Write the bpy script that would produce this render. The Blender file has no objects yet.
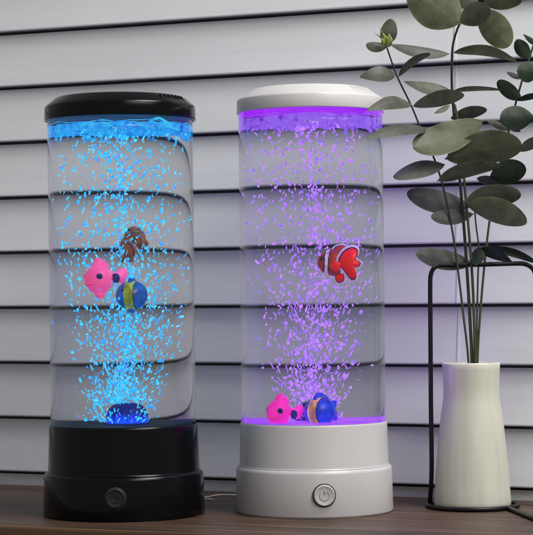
import bpy, bmesh, math, random
from mathutils import Vector, Matrix, Euler
random.seed(7)
PI = math.pi
S = bpy.context.scene
COL = S.collection

# ------------------------------------------------------------------ camera
F, CX, CY, CH = 1950.0, 266.5, 302.0, 0.2088      # focal (px), principal point of the level view, eye height (1 px = 1 mm at the lamps)
CAMY = -1.95
ROLL = math.radians(0.62)
RT = Vector((math.cos(ROLL), 0, -math.sin(ROLL)))
UP = Vector((math.sin(ROLL), 0, math.cos(ROLL)))
CAM = Vector((0, CAMY, CH))

def at(px, py, y=0.0):
    """point at depth y (world) that the photograph shows at px, py"""
    d = y - CAMY
    return CAM + RT * ((px - CX) / F * d) + UP * ((CY - py) / F * d) + Vector((0, d, 0))

def on_shelf(px, py, z=0.0):
    v = RT * ((px - CX) / F) + UP * ((CY - py) / F) + Vector((0, 1, 0))
    k = (z - CH) / v.z
    return CAM + v * k

cam = bpy.data.cameras.new('camera')
cam.sensor_fit = 'HORIZONTAL'
cam.sensor_width = 36
cam.lens = 36 * F / 533
cam.shift_y = (CY - 267.5) / 533
cam.clip_start = 0.05
cam.clip_end = 100
camo = bpy.data.objects.new('camera', cam)
COL.objects.link(camo)
M = Matrix.Identity(4)
for r in range(3):
    M[r][0], M[r][1], M[r][2], M[r][3] = RT[r], UP[r], (0, -1, 0)[r], CAM[r]
camo.matrix_world = M
S.camera = camo

# ------------------------------------------------------------------ materials
def mat(name):
    m = bpy.data.materials.new(name)
    m.use_nodes = True
    nt = m.node_tree
    nt.nodes.clear()
    out = nt.nodes.new('ShaderNodeOutputMaterial')
    return m, nt, out

def N(nt, t, **kw):
    n = nt.nodes.new(t)
    for k, v in kw.items():
        if k in n.inputs:
            n.inputs[k].default_value = v
        else:
            setattr(n, k, v)
    return n

def ramp(nt, fac, stops, interp='LINEAR'):
    r = nt.nodes.new('ShaderNodeValToRGB')
    r.color_ramp.interpolation = interp
    e = r.color_ramp.elements
    e[0].position, e[0].color = stops[0][0], (*stops[0][1], 1)
    e[1].position, e[1].color = stops[-1][0], (*stops[-1][1], 1)
    for p, c in stops[1:-1]:
        x = e.new(p)
        x.color = (*c, 1)
    nt.links.new(fac, r.inputs[0])
    return r

def principled(name, color, rough=0.4, spec=0.5, coat=0.0, noise=None, bump=None, emit=None, trans=0.0, metal=0.0, sss=0.0):
    """noise = (scale xyz, color2, amount); bump = (scale, strength)"""
    m, nt, out = mat(name)
    p = N(nt, 'ShaderNodeBsdfPrincipled')
    p.inputs['Base Color'].default_value = (*color, 1)
    p.inputs['Roughness'].default_value = rough
    p.inputs['Specular IOR Level'].default_value = spec
    p.inputs['Coat Weight'].default_value = coat
    p.inputs['Metallic'].default_value = metal
    if sss:
        p.inputs['Subsurface Weight'].default_value = sss
        p.inputs['Subsurface Scale'].default_value = 0.004
    nt.links.new(p.outputs[0], out.inputs[0])
    tc = N(nt, 'ShaderNodeTexCoord')
    if noise:
        sc, c2, lo, hi = noise
        mp = N(nt, 'ShaderNodeMapping')
        mp.inputs['Scale'].default_value = sc
        nt.links.new(tc.outputs['Object'], mp.inputs[0])
        n = N(nt, 'ShaderNodeTexNoise', Scale=1.0, Detail=5.0)
        nt.links.new(mp.outputs[0], n.inputs['Vector'])
        r = ramp(nt, n.outputs['Fac'], [(lo, color), (hi, c2)])
        nt.links.new(r.outputs[0], p.inputs['Base Color'])
    if bump:
        n2 = N(nt, 'ShaderNodeTexNoise', Scale=bump[0], Detail=3.0)
        nt.links.new(tc.outputs['Object'], n2.inputs['Vector'])
        b = N(nt, 'ShaderNodeBump', Strength=bump[1], Distance=0.001)
        nt.links.new(n2.outputs['Fac'], b.inputs['Height'])
        nt.links.new(b.outputs[0], p.inputs['Normal'])
    if emit:
        p.inputs['Emission Color'].default_value = (*emit[0], 1)
        p.inputs['Emission Strength'].default_value = emit[1]
    return m

def glass(name, ior, color=(1, 1, 1)):
    m, nt, out = mat(name)
    g = N(nt, 'ShaderNodeBsdfGlass', IOR=ior, Roughness=0.0)
    g.inputs['Color'].default_value = (*color, 1)
    nt.links.new(g.outputs[0], out.inputs[0])
    return m

def glow(name, stops, strength, scale=120.0, detail=3.0, clear=0.0, rim=False, stretch=(1, 1, 1)):
    """lit water / bubbles / LED diffusers: noise coloured emission, partly see-through"""
    m, nt, out = mat(name)
    tc = N(nt, 'ShaderNodeNewGeometry')
    mp = N(nt, 'ShaderNodeMapping')
    mp.inputs['Scale'].default_value = stretch
    nt.links.new(tc.outputs['Position'], mp.inputs[0])
    n = N(nt, 'ShaderNodeTexNoise', Scale=scale, Detail=detail)
    nt.links.new(mp.outputs[0], n.inputs['Vector'])
    r = ramp(nt, n.outputs['Fac'], stops)
    e = N(nt, 'ShaderNodeEmission', Strength=strength)
    nt.links.new(r.outputs[0], e.inputs[0])
    last = e
    gl = N(nt, 'ShaderNodeBsdfGlossy', Roughness=0.15)
    mx = N(nt, 'ShaderNodeMixShader')
    mx.inputs[0].default_value = 0.08
    nt.links.new(e.outputs[0], mx.inputs[1])
    nt.links.new(gl.outputs[0], mx.inputs[2])
    last = mx
    if clear > 0:
        t = N(nt, 'ShaderNodeBsdfTransparent')
        mx2 = N(nt, 'ShaderNodeMixShader')
        n3 = N(nt, 'ShaderNodeTexNoise', Scale=scale * 0.83, Detail=2.0)
        nt.links.new(tc.outputs['Position'], n3.inputs['Vector'])
        rr = N(nt, 'ShaderNodeMapRange')
        rr.inputs['From Min'].default_value = 0.4
        rr.inputs['From Max'].default_value = 0.6
        rr.inputs['To Min'].default_value = 0.0
        rr.inputs['To Max'].default_value = clear
        nt.links.new(n3.outputs['Fac'], rr.inputs['Value'])
        fac = rr.outputs[0]
        if rim:
            lw = N(nt, 'ShaderNodeLayerWeight', Blend=0.35)
            inv = N(nt, 'ShaderNodeMath', operation='SUBTRACT')
            inv.inputs[0].default_value = 1.0
            nt.links.new(lw.outputs['Facing'], inv.inputs[1])
            mu = N(nt, 'ShaderNodeMath', operation='MULTIPLY')
            nt.links.new(inv.outputs[0], mu.inputs[0])
            nt.links.new(fac, mu.inputs[1])
            fac = mu.outputs[0]
        nt.links.new(fac, mx2.inputs[0])
        nt.links.new(last.outputs[0], mx2.inputs[1])
        nt.links.new(t.outputs[0], mx2.inputs[2])
        last = mx2
    nt.links.new(last.outputs[0], out.inputs[0])
    return m

# ------------------------------------------------------------------ mesh helpers
def link(name, bm, m, parent=None, smooth=True, loc=None):
    bmesh.ops.recalc_face_normals(bm, faces=bm.faces)
    me = bpy.data.meshes.new(name)
    bm.to_mesh(me)
    bm.free()
    for p in me.polygons:
        p.use_smooth = smooth
    for x in (m if isinstance(m, (list, tuple)) else [m]):
        me.materials.append(x)
    o = bpy.data.objects.new(name, me)
    COL.objects.link(o)
    if parent:
        o.parent = parent
    if loc is not None:
        o.location = loc
    return o

def sharp(o, deg=35):
    """keep crisp edges under smooth shading"""
    me = o.data
    bm = bmesh.new()
    bm.from_mesh(me)
    lim = math.radians(deg)
    for e in bm.edges:
        if len(e.link_faces) == 2 and e.calc_face_angle(0) > lim:
            e.smooth = False
    bm.to_mesh(me)
    bm.free()
    return o

def tag(o, label=None, cat=None, group=None, kind=None):
    if label: o['label'] = label
    if cat: o['category'] = cat
    if group: o['group'] = group
    if kind: o['kind'] = kind
    return o

def thing(name, label, cat, loc, group=None, rot=None):
    o = bpy.data.objects.new(name, None)
    o.empty_display_size = 0.01
    COL.objects.link(o)
    o.location = loc
    if rot: o.rotation_euler = rot
    return tag(o, label, cat, group)

def lathe(bm, prof, n=96, closed=False, center=(0, 0)):
    """revolve (r, z) pairs about z"""
    rings = []
    for r, z in prof:
        if r < 1e-7:
            rings.append([bm.verts.new((center[0], center[1], z))])
        else:
            rings.append([bm.verts.new((center[0] + r * math.cos(2 * PI * k / n), center[1] + r * math.sin(2 * PI * k / n), z)) for k in range(n)])
    prs = list(zip(rings[:-1], rings[1:]))
    if closed: prs.append((rings[-1], rings[0]))
    for a, b in prs:
        for k in range(n):
            j = (k + 1) % n
            if len(a) == 1 and len(b) == 1: continue
            if len(a) == 1: bm.faces.new((a[0], b[k], b[j]))
            elif len(b) == 1: bm.faces.new((a[k], a[j], b[0]))
            else: bm.faces.new((a[k], a[j], b[j], b[k]))
    return rings

def tube(bm, pts, rad, n=8, cap=True):
    """sweep a circle along points; rad = number or list"""
    pts = [Vector(p) for p in pts]
    rings = []
    up = Vector((0, 0, 1))
    prev = None
    for i, p in enumerate(pts):
        d = (pts[min(i + 1, len(pts) - 1)] - pts[max(i - 1, 0)]).normalized()
        if prev is None:
            s = d.cross(up)
            if s.length < 1e-3: s = d.cross(Vector((0, 1, 0)))
        else:
            s = prev - d * prev.dot(d)
        s.normalize()
        prev = s
        t = d.cross(s)
        r = rad[i] if isinstance(rad, (list, tuple)) else rad
        rings.append([bm.verts.new(p + s * (r * math.cos(2 * PI * k / n)) + t * (r * math.sin(2 * PI * k / n))) for k in range(n)])
    for a, b in zip(rings[:-1], rings[1:]):
        for k in range(n):
            j = (k + 1) % n
            bm.faces.new((a[k], a[j], b[j], b[k]))
    if cap:
        bm.faces.new(rings[0])
        bm.faces.new(list(reversed(rings[-1])))

def smooth_path(pts, sub=8):
    """Catmull-Rom through points"""
    P = [Vector(p) for p in pts]
    P = [P[0] * 2 - P[1]] + P + [P[-1] * 2 - P[-2]]
    out = []
    for i in range(1, len(P) - 2):
        a, b, c, d = P[i - 1:i + 3]
        for k in range(sub):
            t = k / sub
            out.append(0.5 * ((2 * b) + (c - a) * t + (2 * a - 5 * b + 4 * c - d) * t * t + (3 * b - a - 3 * c + d) * t ** 3))
    out.append(P[-2])
    return out

def ball(bm, c, r, sub=2, sx=1, sy=1, sz=1, rot=None):
    mt = Matrix.Translation(c) @ (rot.to_matrix().to_4x4() if rot else Matrix.Identity(4)) @ Matrix.Diagonal((r * sx, r * sy, r * sz, 1))
    return bmesh.ops.create_icosphere(bm, subdivisions=sub, radius=1, matrix=mt)['verts']

def box(bm, c, sx, sy, sz, rot=None):
    mt = Matrix.Translation(c) @ (rot.to_matrix().to_4x4() if rot else Matrix.Identity(4)) @ Matrix.Diagonal((sx, sy, sz, 1))
    return bmesh.ops.create_cube(bm, size=1, matrix=mt)['verts']

# ------------------------------------------------------------------ setting: wall and shelf
A = on_shelf(20, 485.6)
B = on_shelf(515, 500.9)
wd = (B - A); wd.z = 0; wd.normalize()               # along the wall, to the right
wn = Vector((wd.y, -wd.x, 0))                        # out of the wall, towards the camera
if wn.y > 0: wn = -wn

m_wall, nt, out = mat('painted_siding')
p = N(nt, 'ShaderNodeBsdfPrincipled', Roughness=0.42)
tc = N(nt, 'ShaderNodeTexCoord')
mp = N(nt, 'ShaderNodeMapping'); mp.inputs['Scale'].default_value = (3.0, 3.0, 30.0)
nt.links.new(tc.outputs['Object'], mp.inputs[0])
n1 = N(nt, 'ShaderNodeTexNoise', Scale=1.0, Detail=6.0)
nt.links.new(mp.outputs[0], n1.inputs['Vector'])
r = ramp(nt, n1.outputs['Fac'], [(0.3, (0.60, 0.61, 0.62)), (0.7, (0.67, 0.678, 0.685))])
nt.links.new(r.outputs[0], p.inputs['Base Color'])
n2 = N(nt, 'ShaderNodeTexNoise', Scale=9.0, Detail=3.0)
mp2 = N(nt, 'ShaderNodeMapping'); mp2.inputs['Scale'].default_value = (4.0, 4.0, 14.0)
nt.links.new(tc.outputs['Object'], mp2.inputs[0]); nt.links.new(mp2.outputs[0], n2.inputs['Vector'])
b = N(nt, 'ShaderNodeBump', Strength=0.05, Distance=0.004)
nt.links.new(n2.outputs['Fac'], b.inputs['Height']); nt.links.new(b.outputs[0], p.inputs['Normal'])
nt.links.new(p.outputs[0], out.inputs[0])

PITCH = 55.05 / F * (A - CAM).y
Z0 = 14.2 / F * (A - CAM).y
LEAN = -0.0044                                       # the cladding was nailed up a hair out of level
# profile of the clapboards: (distance out of the wall plane, z)
prof = [(-0.006, -0.06)]
for k in range(-1, 11):
    zb = Z0 + k * PITCH                              # lower lip of board k
    if k >= 0:
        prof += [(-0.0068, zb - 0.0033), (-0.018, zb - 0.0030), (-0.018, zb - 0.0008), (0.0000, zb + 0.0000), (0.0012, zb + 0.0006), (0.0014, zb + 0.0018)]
    else:
        prof += [(-0.0015, -0.05)]
prof.append((-0.0068, Z0 + 11 * PITCH))
bm = bmesh.new()
L0, L1 = -4.0, 0.75                                   # the wall runs on out of the frame on both sides (seen through the tubes)
seam = (on_shelf(459.0, 499.5) - A).dot(wd)
cuts = [L0, L1]
cols = []
for s in cuts:
    cols.append([bm.verts.new(A + wd * s + wn * (0.0 + q) + Vector((0, 0, z + LEAN * s))) for q, z in prof])
for a, b_ in zip(cols[:-1], cols[1:]):
    for k in range(len(prof) - 1):
        f = bm.faces.new((a[k], b_[k], b_[k + 1], a[k + 1]))
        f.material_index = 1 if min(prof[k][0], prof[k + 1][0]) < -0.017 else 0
m_slot = principled('slot_shade_paint', (0.20, 0.20, 0.21), 0.8, 0.1, noise=((30, 30, 30), (0.28, 0.28, 0.29), 0.3, 0.7))  # slot faces painted dark to stand in for shade under each lap
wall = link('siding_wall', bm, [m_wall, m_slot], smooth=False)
tag(wall, 'pale grey horizontal lap siding wall running behind the shelf', 'wall')
# the overlap where two lengths of cladding meet: a thin upright edge on every board
bm = bmesh.new()
for k in range(0, 10):
    zb = Z0 + k * PITCH
    pts = [(0.0024, zb + 0.0012), (-0.0056, zb + PITCH - 0.0035)]
    for s0, s1 in ((seam - 0.0012, seam + 0.0012),):
        vs = []
        for s in (s0, s1):
            for q, z in pts:
                for dq in (0, -0.0018):
                    vs.append(bm.verts.new(A + wd * s + wn * (q + dq) + Vector((0, 0, z + LEAN * s))))
        i = lambda a, b2, c: vs[a * 4 + b2 * 2 + c]
        bm.faces.new((i(0, 0, 0), i(1, 0, 0), i(1, 1, 0), i(0, 1, 0)))
        bm.faces.new((i(0, 0, 0), i(0, 1, 0), i(0, 1, 1), i(0, 0, 1)))
        bm.faces.new((i(1, 0, 0), i(1, 1, 0), i(1, 1, 1), i(1, 0, 1)))
        bm.faces.new((i(0, 0, 0), i(1, 0, 0), i(1, 0, 1), i(0, 0, 1)))
        bm.faces.new((i(0, 1, 0), i(1, 1, 0), i(1, 1, 1), i(0, 1, 1)))
m_seam = principled('seam_paint', (0.62, 0.63, 0.645), 0.45)
link('seam_strip', bm, m_seam, wall, smooth=False)

# shelf ------------------------------------------------------------
m_wood, nt, out = mat('dark_walnut_laminate')
p = N(nt, 'ShaderNodeBsdfPrincipled', Roughness=0.45)
p.inputs['Specular IOR Level'].default_value = 0.25
tc = N(nt, 'ShaderNodeTexCoord')
mp = N(nt, 'ShaderNodeMapping'); mp.inputs['Scale'].default_value = (2.2, 26.0, 26.0)
nt.links.new(tc.outputs['Object'], mp.inputs[0])
n1 = N(nt, 'ShaderNodeTexNoise', Scale=1.6, Detail=8.0, Roughness=0.62, Distortion=0.6)
nt.links.new(mp.outputs[0], n1.inputs['Vector'])
r = ramp(nt, n1.outputs['Fac'], [(0.30, (0.026, 0.014, 0.009)), (0.5, (0.074, 0.043, 0.028)), (0.72, (0.13, 0.08, 0.055))])
mp3 = N(nt, 'ShaderNodeMapping'); mp3.inputs['Scale'].default_value = (9.0, 210.0, 210.0)
nt.links.new(tc.outputs['Object'], mp3.inputs[0])
n3 = N(nt, 'ShaderNodeTexNoise', Scale=1.0, Detail=3.0)
nt.links.new(mp3.outputs[0], n3.inputs['Vector'])
mixc = N(nt, 'ShaderNodeMix', data_type='RGBA', blend_type='MULTIPLY')
mixc.inputs['Factor'].default_value = 0.55
r3 = ramp(nt, n3.outputs['Fac'], [(0.38, (0.32, 0.32, 0.32)), (0.56, (1, 1, 1))])
nt.links.new(r.outputs[0], mixc.inputs['A']); nt.links.new(r3.outputs[0], mixc.inputs['B'])
nt.links.new(mixc.outputs['Result'], p.inputs['Base Color'])
bmp = N(nt, 'ShaderNodeBump', Strength=0.1, Distance=0.0006)
nt.links.new(n3.outputs['Fac'], bmp.inputs['Height']); nt.links.new(bmp.outputs[0], p.inputs['Normal'])
nt.links.new(p.outputs[0], out.inputs[0])
m_edge = principled('shelf_edge_band', (0.105, 0.058, 0.032), 0.5, 0.2, noise=((5, 120, 120), (0.07, 0.038, 0.022), 0.35, 0.65))

E = on_shelf(20, 526.5)
depth = abs((E - A).dot(wn))
bm = bmesh.new()
TH = 0.022
secs = [(-0.03, 0), (depth - 0.0022, 0), (depth - 0.0006, -0.0007), (depth, -0.0024), (depth, -TH), (-0.03, -TH)]
ends = []
for s in (-1.0, 1.0):
    ends.append([bm.verts.new((s, q, z)) for q, z in secs])
nn = len(secs)
for k in range(nn):
    j = (k + 1) % nn
    f = bm.faces.new((ends[0][k], ends[1][k], ends[1][j], ends[0][j]))
    f.material_index = 1 if k in (1, 2, 3) else 0
bm.faces.new(ends[0]); bm.faces.new(list(reversed(ends[1])))
shelf = link('wooden_shelf', bm, [m_wood, m_edge], smooth=False)
Mx = Matrix.Identity(4)
org = A + wd * 0.27
for rr_ in range(3):
    Mx[rr_][0], Mx[rr_][1], Mx[rr_][2], Mx[rr_][3] = wd[rr_], wn[rr_], (0, 0, 1)[rr_], org[rr_]
shelf.matrix_world = Mx
tag(shelf, 'dark brown wood grain shelf under the two lamps, with a lighter front edge', 'shelf')

# ------------------------------------------------------------------ lamps
m_acr = glass('clear_acrylic', 1.47)
m_water = glass('water', 1.333 / 1.47, (0.915, 0.915, 0.93))
m_blackp = principled('glossy_black_plastic', (0.002, 0.0018, 0.0024), 0.15, 0.2, bump=(40, 0.03))
m_blackb = principled('black_button_plastic', (0.016, 0.017, 0.016), 0.5, 0.2)
m_whitep = principled('white_plastic', (0.475, 0.455, 0.455), 0.3, 0.4, noise=((20, 20, 8), (0.505, 0.485, 0.48), 0.35, 0.65))
m_whiteb = principled('white_button_plastic', (0.47, 0.45, 0.44), 0.35)
m_gap = principled('dark_gap', (0.02, 0.02, 0.02), 0.7)
m_symw = principled('button_symbol_grey', (0.38, 0.36, 0.36), 0.5)
m_symb = principled('button_symbol_dark', (0.024, 0.024, 0.024), 0.5, 0.2)

def make_lamp(name, label, y, axis_px, levels, radii, mats, lights, button, seed, froth_mats, pump_px, splash):
    rnd = random.Random(seed)
    pb, pst, ptop, plid, plv, pch = levels            # bottom, step, base top, lid bottom, lid shoulder, lid chamfer top (silhouette rows)
    foot = at(axis_px, pb, y)
    loc = Vector((foot.x, y, 0))
    k = (y - CAMY) / F
    zz = lambda py: (pb - py) * k
    zst, ztop, zlid, zlv, zch = (zz(v) for v in (pst, ptop, plid, plv, pch))
    Rb, Rst, Rup, Rtop, Rt, Rl, Rch = (r * k for r in radii)
    m_body, m_btn, m_sym = mats
    t = thing(name, label, 'bubble lamp', loc)
    # base: two tiers with a rounded ledge
    bm = bmesh.new()
    g = 0.0011
    pr = [(0, 0.0008), (Rb - 0.003, 0.0008), (Rb - 0.0012, 0.0), (Rb - 0.0003, 0.0008), (Rb, 0.002), (Rst + (Rb - Rst) * 0.4, zst * 0.5),
          (Rst, zst - 0.0042), (Rst - 0.0004, zst - 0.0024), (Rst - 0.0012, zst - 0.0011), (Rst - 0.0024, zst - 0.0002), (Rst - 0.0032, zst),
          (Rup + 0.0009, zst + 0.0003), (Rup + 0.0003, zst + 0.0009), (Rup, zst + 0.002),
          (Rtop, ztop - 0.0022), (Rtop - 0.0003, ztop - 0.0008), (Rtop - 0.001, ztop), (Rt + 0.0006, ztop), (Rt + 0.0006, ztop - 0.005), (0, ztop - 0.005)]
    lathe(bm, pr, 128)
    base = sharp(link('base', bm, m_body, t), 50)
    # tube
    bm = bmesh.new()
    zt0, zt1 = ztop - 0.0045, zlid + 0.004
    lathe(bm, [(0, zt0), (Rt, zt0), (Rt, zt1), (0, zt1)], 192)
    sharp(link('tube', bm, m_acr, t), 50)
    # water
    bm = bmesh.new()
    Rw = Rt - 0.003
    zw1 = zlid + 0.0035
    lathe(bm, [(0, ztop - 0.004), (Rw, ztop - 0.004), (Rw, zw1), (0, zw1)], 192)
    sharp(link('water', bm, m_water, t), 50)
    # lid
    bm = bmesh.new()
    pr = [(0, zlid + 0.005), (Rt + 0.0006, zlid + 0.005), (Rt + 0.0006, zlid), (Rl - 0.001, zlid), (Rl - 0.0003, zlid + 0.0004), (Rl, zlid + 0.0015), (Rl - 0.0004, zlv - 0.0015), (Rl - 0.0008, zlv - 0.0005), (Rl - 0.0018, zlv + 0.0006),
          (Rch + 0.0012, zch - 0.0006), (Rch + 0.0002, zch), (Rch - 0.001, zch + 0.0003), (Rch * 0.6, zch + 0.0005), (0, zch + 0.0005)]
    lathe(bm, pr, 128)
    # short grip ribs on the shoulder of the lid, towards the right
    for i in range(7):
        a = math.radians(-50 + i * 4.6)
        c = Vector((math.cos(a), math.sin(a), 0))
        p0 = c * (Rl - 0.0035) + Vector((0, 0, zlv + (zch - zlv) * 0.12))
        p1 = c * (Rch + 0.0025) + Vector((0, 0, zch - (zch - zlv) * 0.12))
        tube(bm, [p0, p1], 0.0008, 6)
    sharp(link('lid', bm, m_body, t), 40)
    # LED diffusers under the lid and on the floor of the tank
    bm = bmesh.new()
    lathe(bm, [(0, zlid + 0.0028), (Rw - 0.0005, zlid + 0.0028), (Rw - 0.0005, zlid + 0.0012), (0, zlid + 0.0012)], 96)
    sharp(link('lid_light', bm, lights[0], t))
    bm = bmesh.new()
    lathe(bm, [(0, ztop - 0.0035), (Rw - 0.0005, ztop - 0.0035), (Rw - 0.0005, ztop + 0.0014), (0, ztop + 0.0014)], 96)
    sharp(link('base_light', bm, lights[1], t))
    # pump dome on the floor with a ribbed skirt
    bm = bmesh.new()
    px0, Rp, hp = pump_px
    xo = (px0 - (axis_px - (pb - ptop) * math.tan(ROLL))) * k / 1.2
    Rp *= k / 1.25; hp *= k
    prp = [(Rp, 0.0), (Rp * 1.0, hp * 0.42), (Rp * 0.96, hp * 0.5), (Rp * 0.86, hp * 0.72), (Rp * 0.66, hp * 0.9), (Rp * 0.36, hp * 0.99), (0, hp)]
    rings = lathe(bm, prp, 48)
    for ri in rings[:3]:
        for i_, v in enumerate(ri):
            if i_ % 4 < 2:
                v.co.x *= 0.955; v.co.y *= 0.955
    link('pump_dome', bm, lights[2], t, loc=(xo, 0.004, ztop + 0.0016))
    # froth riding on the water: bumpy disc, packed bubbles and hanging drips
    bm = bmesh.new()
    zf = zz(froth_mats[2])
    Rf = Rw - 0.0012
    nr, na = 14, 120
    def hgt(r_, a_):
        return 0.0016 * math.sin(a_ * 5 + seed) * math.sin(r_ * 160 + seed) + 0.0012 * math.sin(a_ * 13 + r_ * 300) + rnd.uniform(-0.0006, 0.0006)
    rng = []
    for i in range(nr + 1):
        rr = Rf * (0.25 + 0.75 * i / nr)
        rng.append([bm.verts.new((rr * math.cos(2 * PI * q / na), rr * math.sin(2 * PI * q / na), zf + hgt(rr, 2 * PI * q / na))) for q in range(na)])
    for a_, b2 in zip(rng[:-1], rng[1:]):
        for q in range(na):
            j = (q + 1) % na
            bm.faces.new((a_[q], a_[j], b2[j], b2[q]))
    for ring_r in (0.99, 0.86):
        top = [bm.verts.new((v.co.x * ring_r, v.co.y * ring_r, zf + 0.0018 + rnd.uniform(-0.0007, 0.0007))) for v in rng[-1]]
        bot = [bm.verts.new((v.co.x * ring_r, v.co.y * ring_r, zf - 0.0034 - 0.0007 * math.sin(q_ * 0.37 + seed) - 0.0006 * math.sin(q_ * 0.83) - abs(rnd.gauss(0, 0.0006)))) for q_, v in enumerate(rng[-1])]
        for q in range(na):
            j = (q + 1) % na
            bm.faces.new((top[q], top[j], bot[j], bot[q]))
    low = [bm.verts.new((v.co.x * 0.995, v.co.y * 0.995, zf - 0.0022 - abs(rnd.gauss(0, 0.0012)))) for v in rng[-1]]
    for q in range(na):
        j = (q + 1) % na
        bm.faces.new((rng[-1][q], rng[-1][j], low[j], low[q]))
    for _ in range(650):
        a_ = rnd.uniform(0, 2 * PI)
        rr = Rf * math.sqrt(rnd.uniform(0.05, 0.97))
        r0 = rnd.choice((0.0005, 0.0007, 0.0007, 0.0010, 0.0010, 0.0015))
        ball(bm, (rr * math.cos(a_) * 0.97, rr * math.sin(a_) * 0.97, zf - rnd.uniform(0.0, 0.0042)), r0, 1, sz=rnd.uniform(0.7, 1.5))
    for _ in range(42):
        a_ = rnd.uniform(0, 2 * PI)
        rr = Rf * math.sqrt(rnd.uniform(0.1, 0.95))
        ball(bm, (rr * math.cos(a_), rr * math.sin(a_), zf - rnd.uniform(0.004, 0.009)), 0.0011, 1, sz=rnd.uniform(1.8, 4.0))
    for lv, am in ((0.0030, 0.0007), (0.0018, 0.0010), (0.0002, 0.0009)):
        ph = rnd.uniform(0, 6)
        tube(bm, [Vector((Rf * 1.0 * math.cos(q), Rf * 1.0 * math.sin(q), zf + lv + am * (math.sin(q * 4 + ph) + 0.7 * math.sin(q * 9 + 2 * ph) + 0.5 * math.sin(q * 17)))) for q in [2 * PI * v / 180 for v in range(181)]], 0.00045, 6, cap=False)
    link('froth', bm, froth_mats[0], t)
    if splash:
        bm = bmesh.new()
        for sp in splash:
            pts = [Vector(((q[0] - (axis_px - (pb - q[1]) * math.tan(ROLL))) * k / 1.12, -0.044 + q[2], zz(q[1] + 7.5))) for q in sp]
            tube(bm, smooth_path(pts, 6), 0.0011, 6)
        link('splash', bm, froth_mats[1], t)
    # power button: dark gap, cap, power mark
    bx, by, br = button
    R_at = Rb * 0.6 + Rst * 0.4
    xl = (bx - (axis_px - (pb - by) * math.tan(ROLL))) * k
    ang = math.asin(max(-1, min(1, xl / R_at)))
    zb = zz(by) + R_at * 0.105
    rot = Matrix.Rotation(PI / 2, 4, 'X')
    mw = Matrix.Translation((R_at * math.sin(ang), -R_at * math.cos(ang), zb)) @ Matrix.Rotation(ang, 4, 'Z') @ rot
    r0 = br * k
    bm = bmesh.new()
    lathe(bm, [(r0 * 1.01, -0.004), (r0 * 1.01, 0.0011), (r0 * 0.985, 0.0013), (r0 * 0.93, 0.0013), (r0 * 0.93, -0.004)], 64)
    for f in bm.faces: f.material_index = 1
    lathe(bm, [(0, -0.003), (r0 * 0.92, -0.003), (r0 * 0.92, 0.0016), (r0 * 0.89, 0.0024), (r0 * 0.82, 0.0028), (r0 * 0.78, 0.0026), (r0 * 0.4, 0.0022), (0, 0.0020)], 64)
    btn = sharp(link('power_button', bm, [m_btn, m_gap], t), 40)
    btn.matrix_local = mw
    bm = bmesh.new()
    arc = [Vector((0.42 * r0 * math.sin(q), 0.42 * r0 * math.cos(q), 0.0023)) for q in [math.radians(40 + v * 10) for v in range(29)]]
    tube(bm, arc, 0.00045, 6)
    tube(bm, [Vector((0, 0.12 * r0, 0.0022)), Vector((0, 0.55 * r0, 0.0024))], 0.00045, 6)
    link('power_symbol', bm, m_sym, btn)
    return dict(t=t, loc=loc, k=k, zz=zz, Rw=Rw, ztop=ztop, zlid=zlid, zf=zf, axis_px=axis_px, pb=pb)

CY1, CY2, CY3 = (0.012, 0.50, 1.0), (0.006, 0.17, 0.85), (0.04, 0.68, 1.0)
VI1, VI2, VI3 = (0.33, 0.12, 1.0), (0.20, 0.03, 0.95), (0.62, 0.09, 0.95)
m_fr_b = glow('blue_froth', [(0.32, (0.004, 0.10, 0.55)), (0.45, (0.01, 0.33, 1.0)), (0.6, (0.02, 0.48, 1.0)), (0.75, (0.12, 0.66, 1.0))], 1.0, 150, 5, clear=0.55)
m_sp_b = glow('blue_splash', [(0.3, CY1), (0.7, CY3)], 1.0, 200)
m_fr_v = glow('violet_froth', [(0.30, (0.10, 0.02, 0.5)), (0.45, VI1), (0.6, (0.33, 0.15, 1.0)), (0.75, (0.5, 0.12, 0.95))], 0.95, 150, 5, clear=0.65)
m_lid_b = glow('blue_lid_light', [(0.3, (0.003, 0.03, 0.09)), (0.7, (0.006, 0.07, 0.20))], 0.9, 30)
m_lid_v = glow('violet_lid_light', [(0.3, (0.29, 0.01, 0.98)), (0.7, (0.45, 0.02, 1.0))], 1.1, 30)
m_flo_b = glow('blue_floor_light', [(0.3, (0.001, 0.008, 0.022)), (0.7, (0.002, 0.018, 0.045))], 1.0, 30)
m_flo_v = glow('violet_floor_light', [(0.3, (0.32, 0.06, 1.0)), (0.7, (0.50, 0.14, 1.0))], 1.1, 30)
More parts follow.
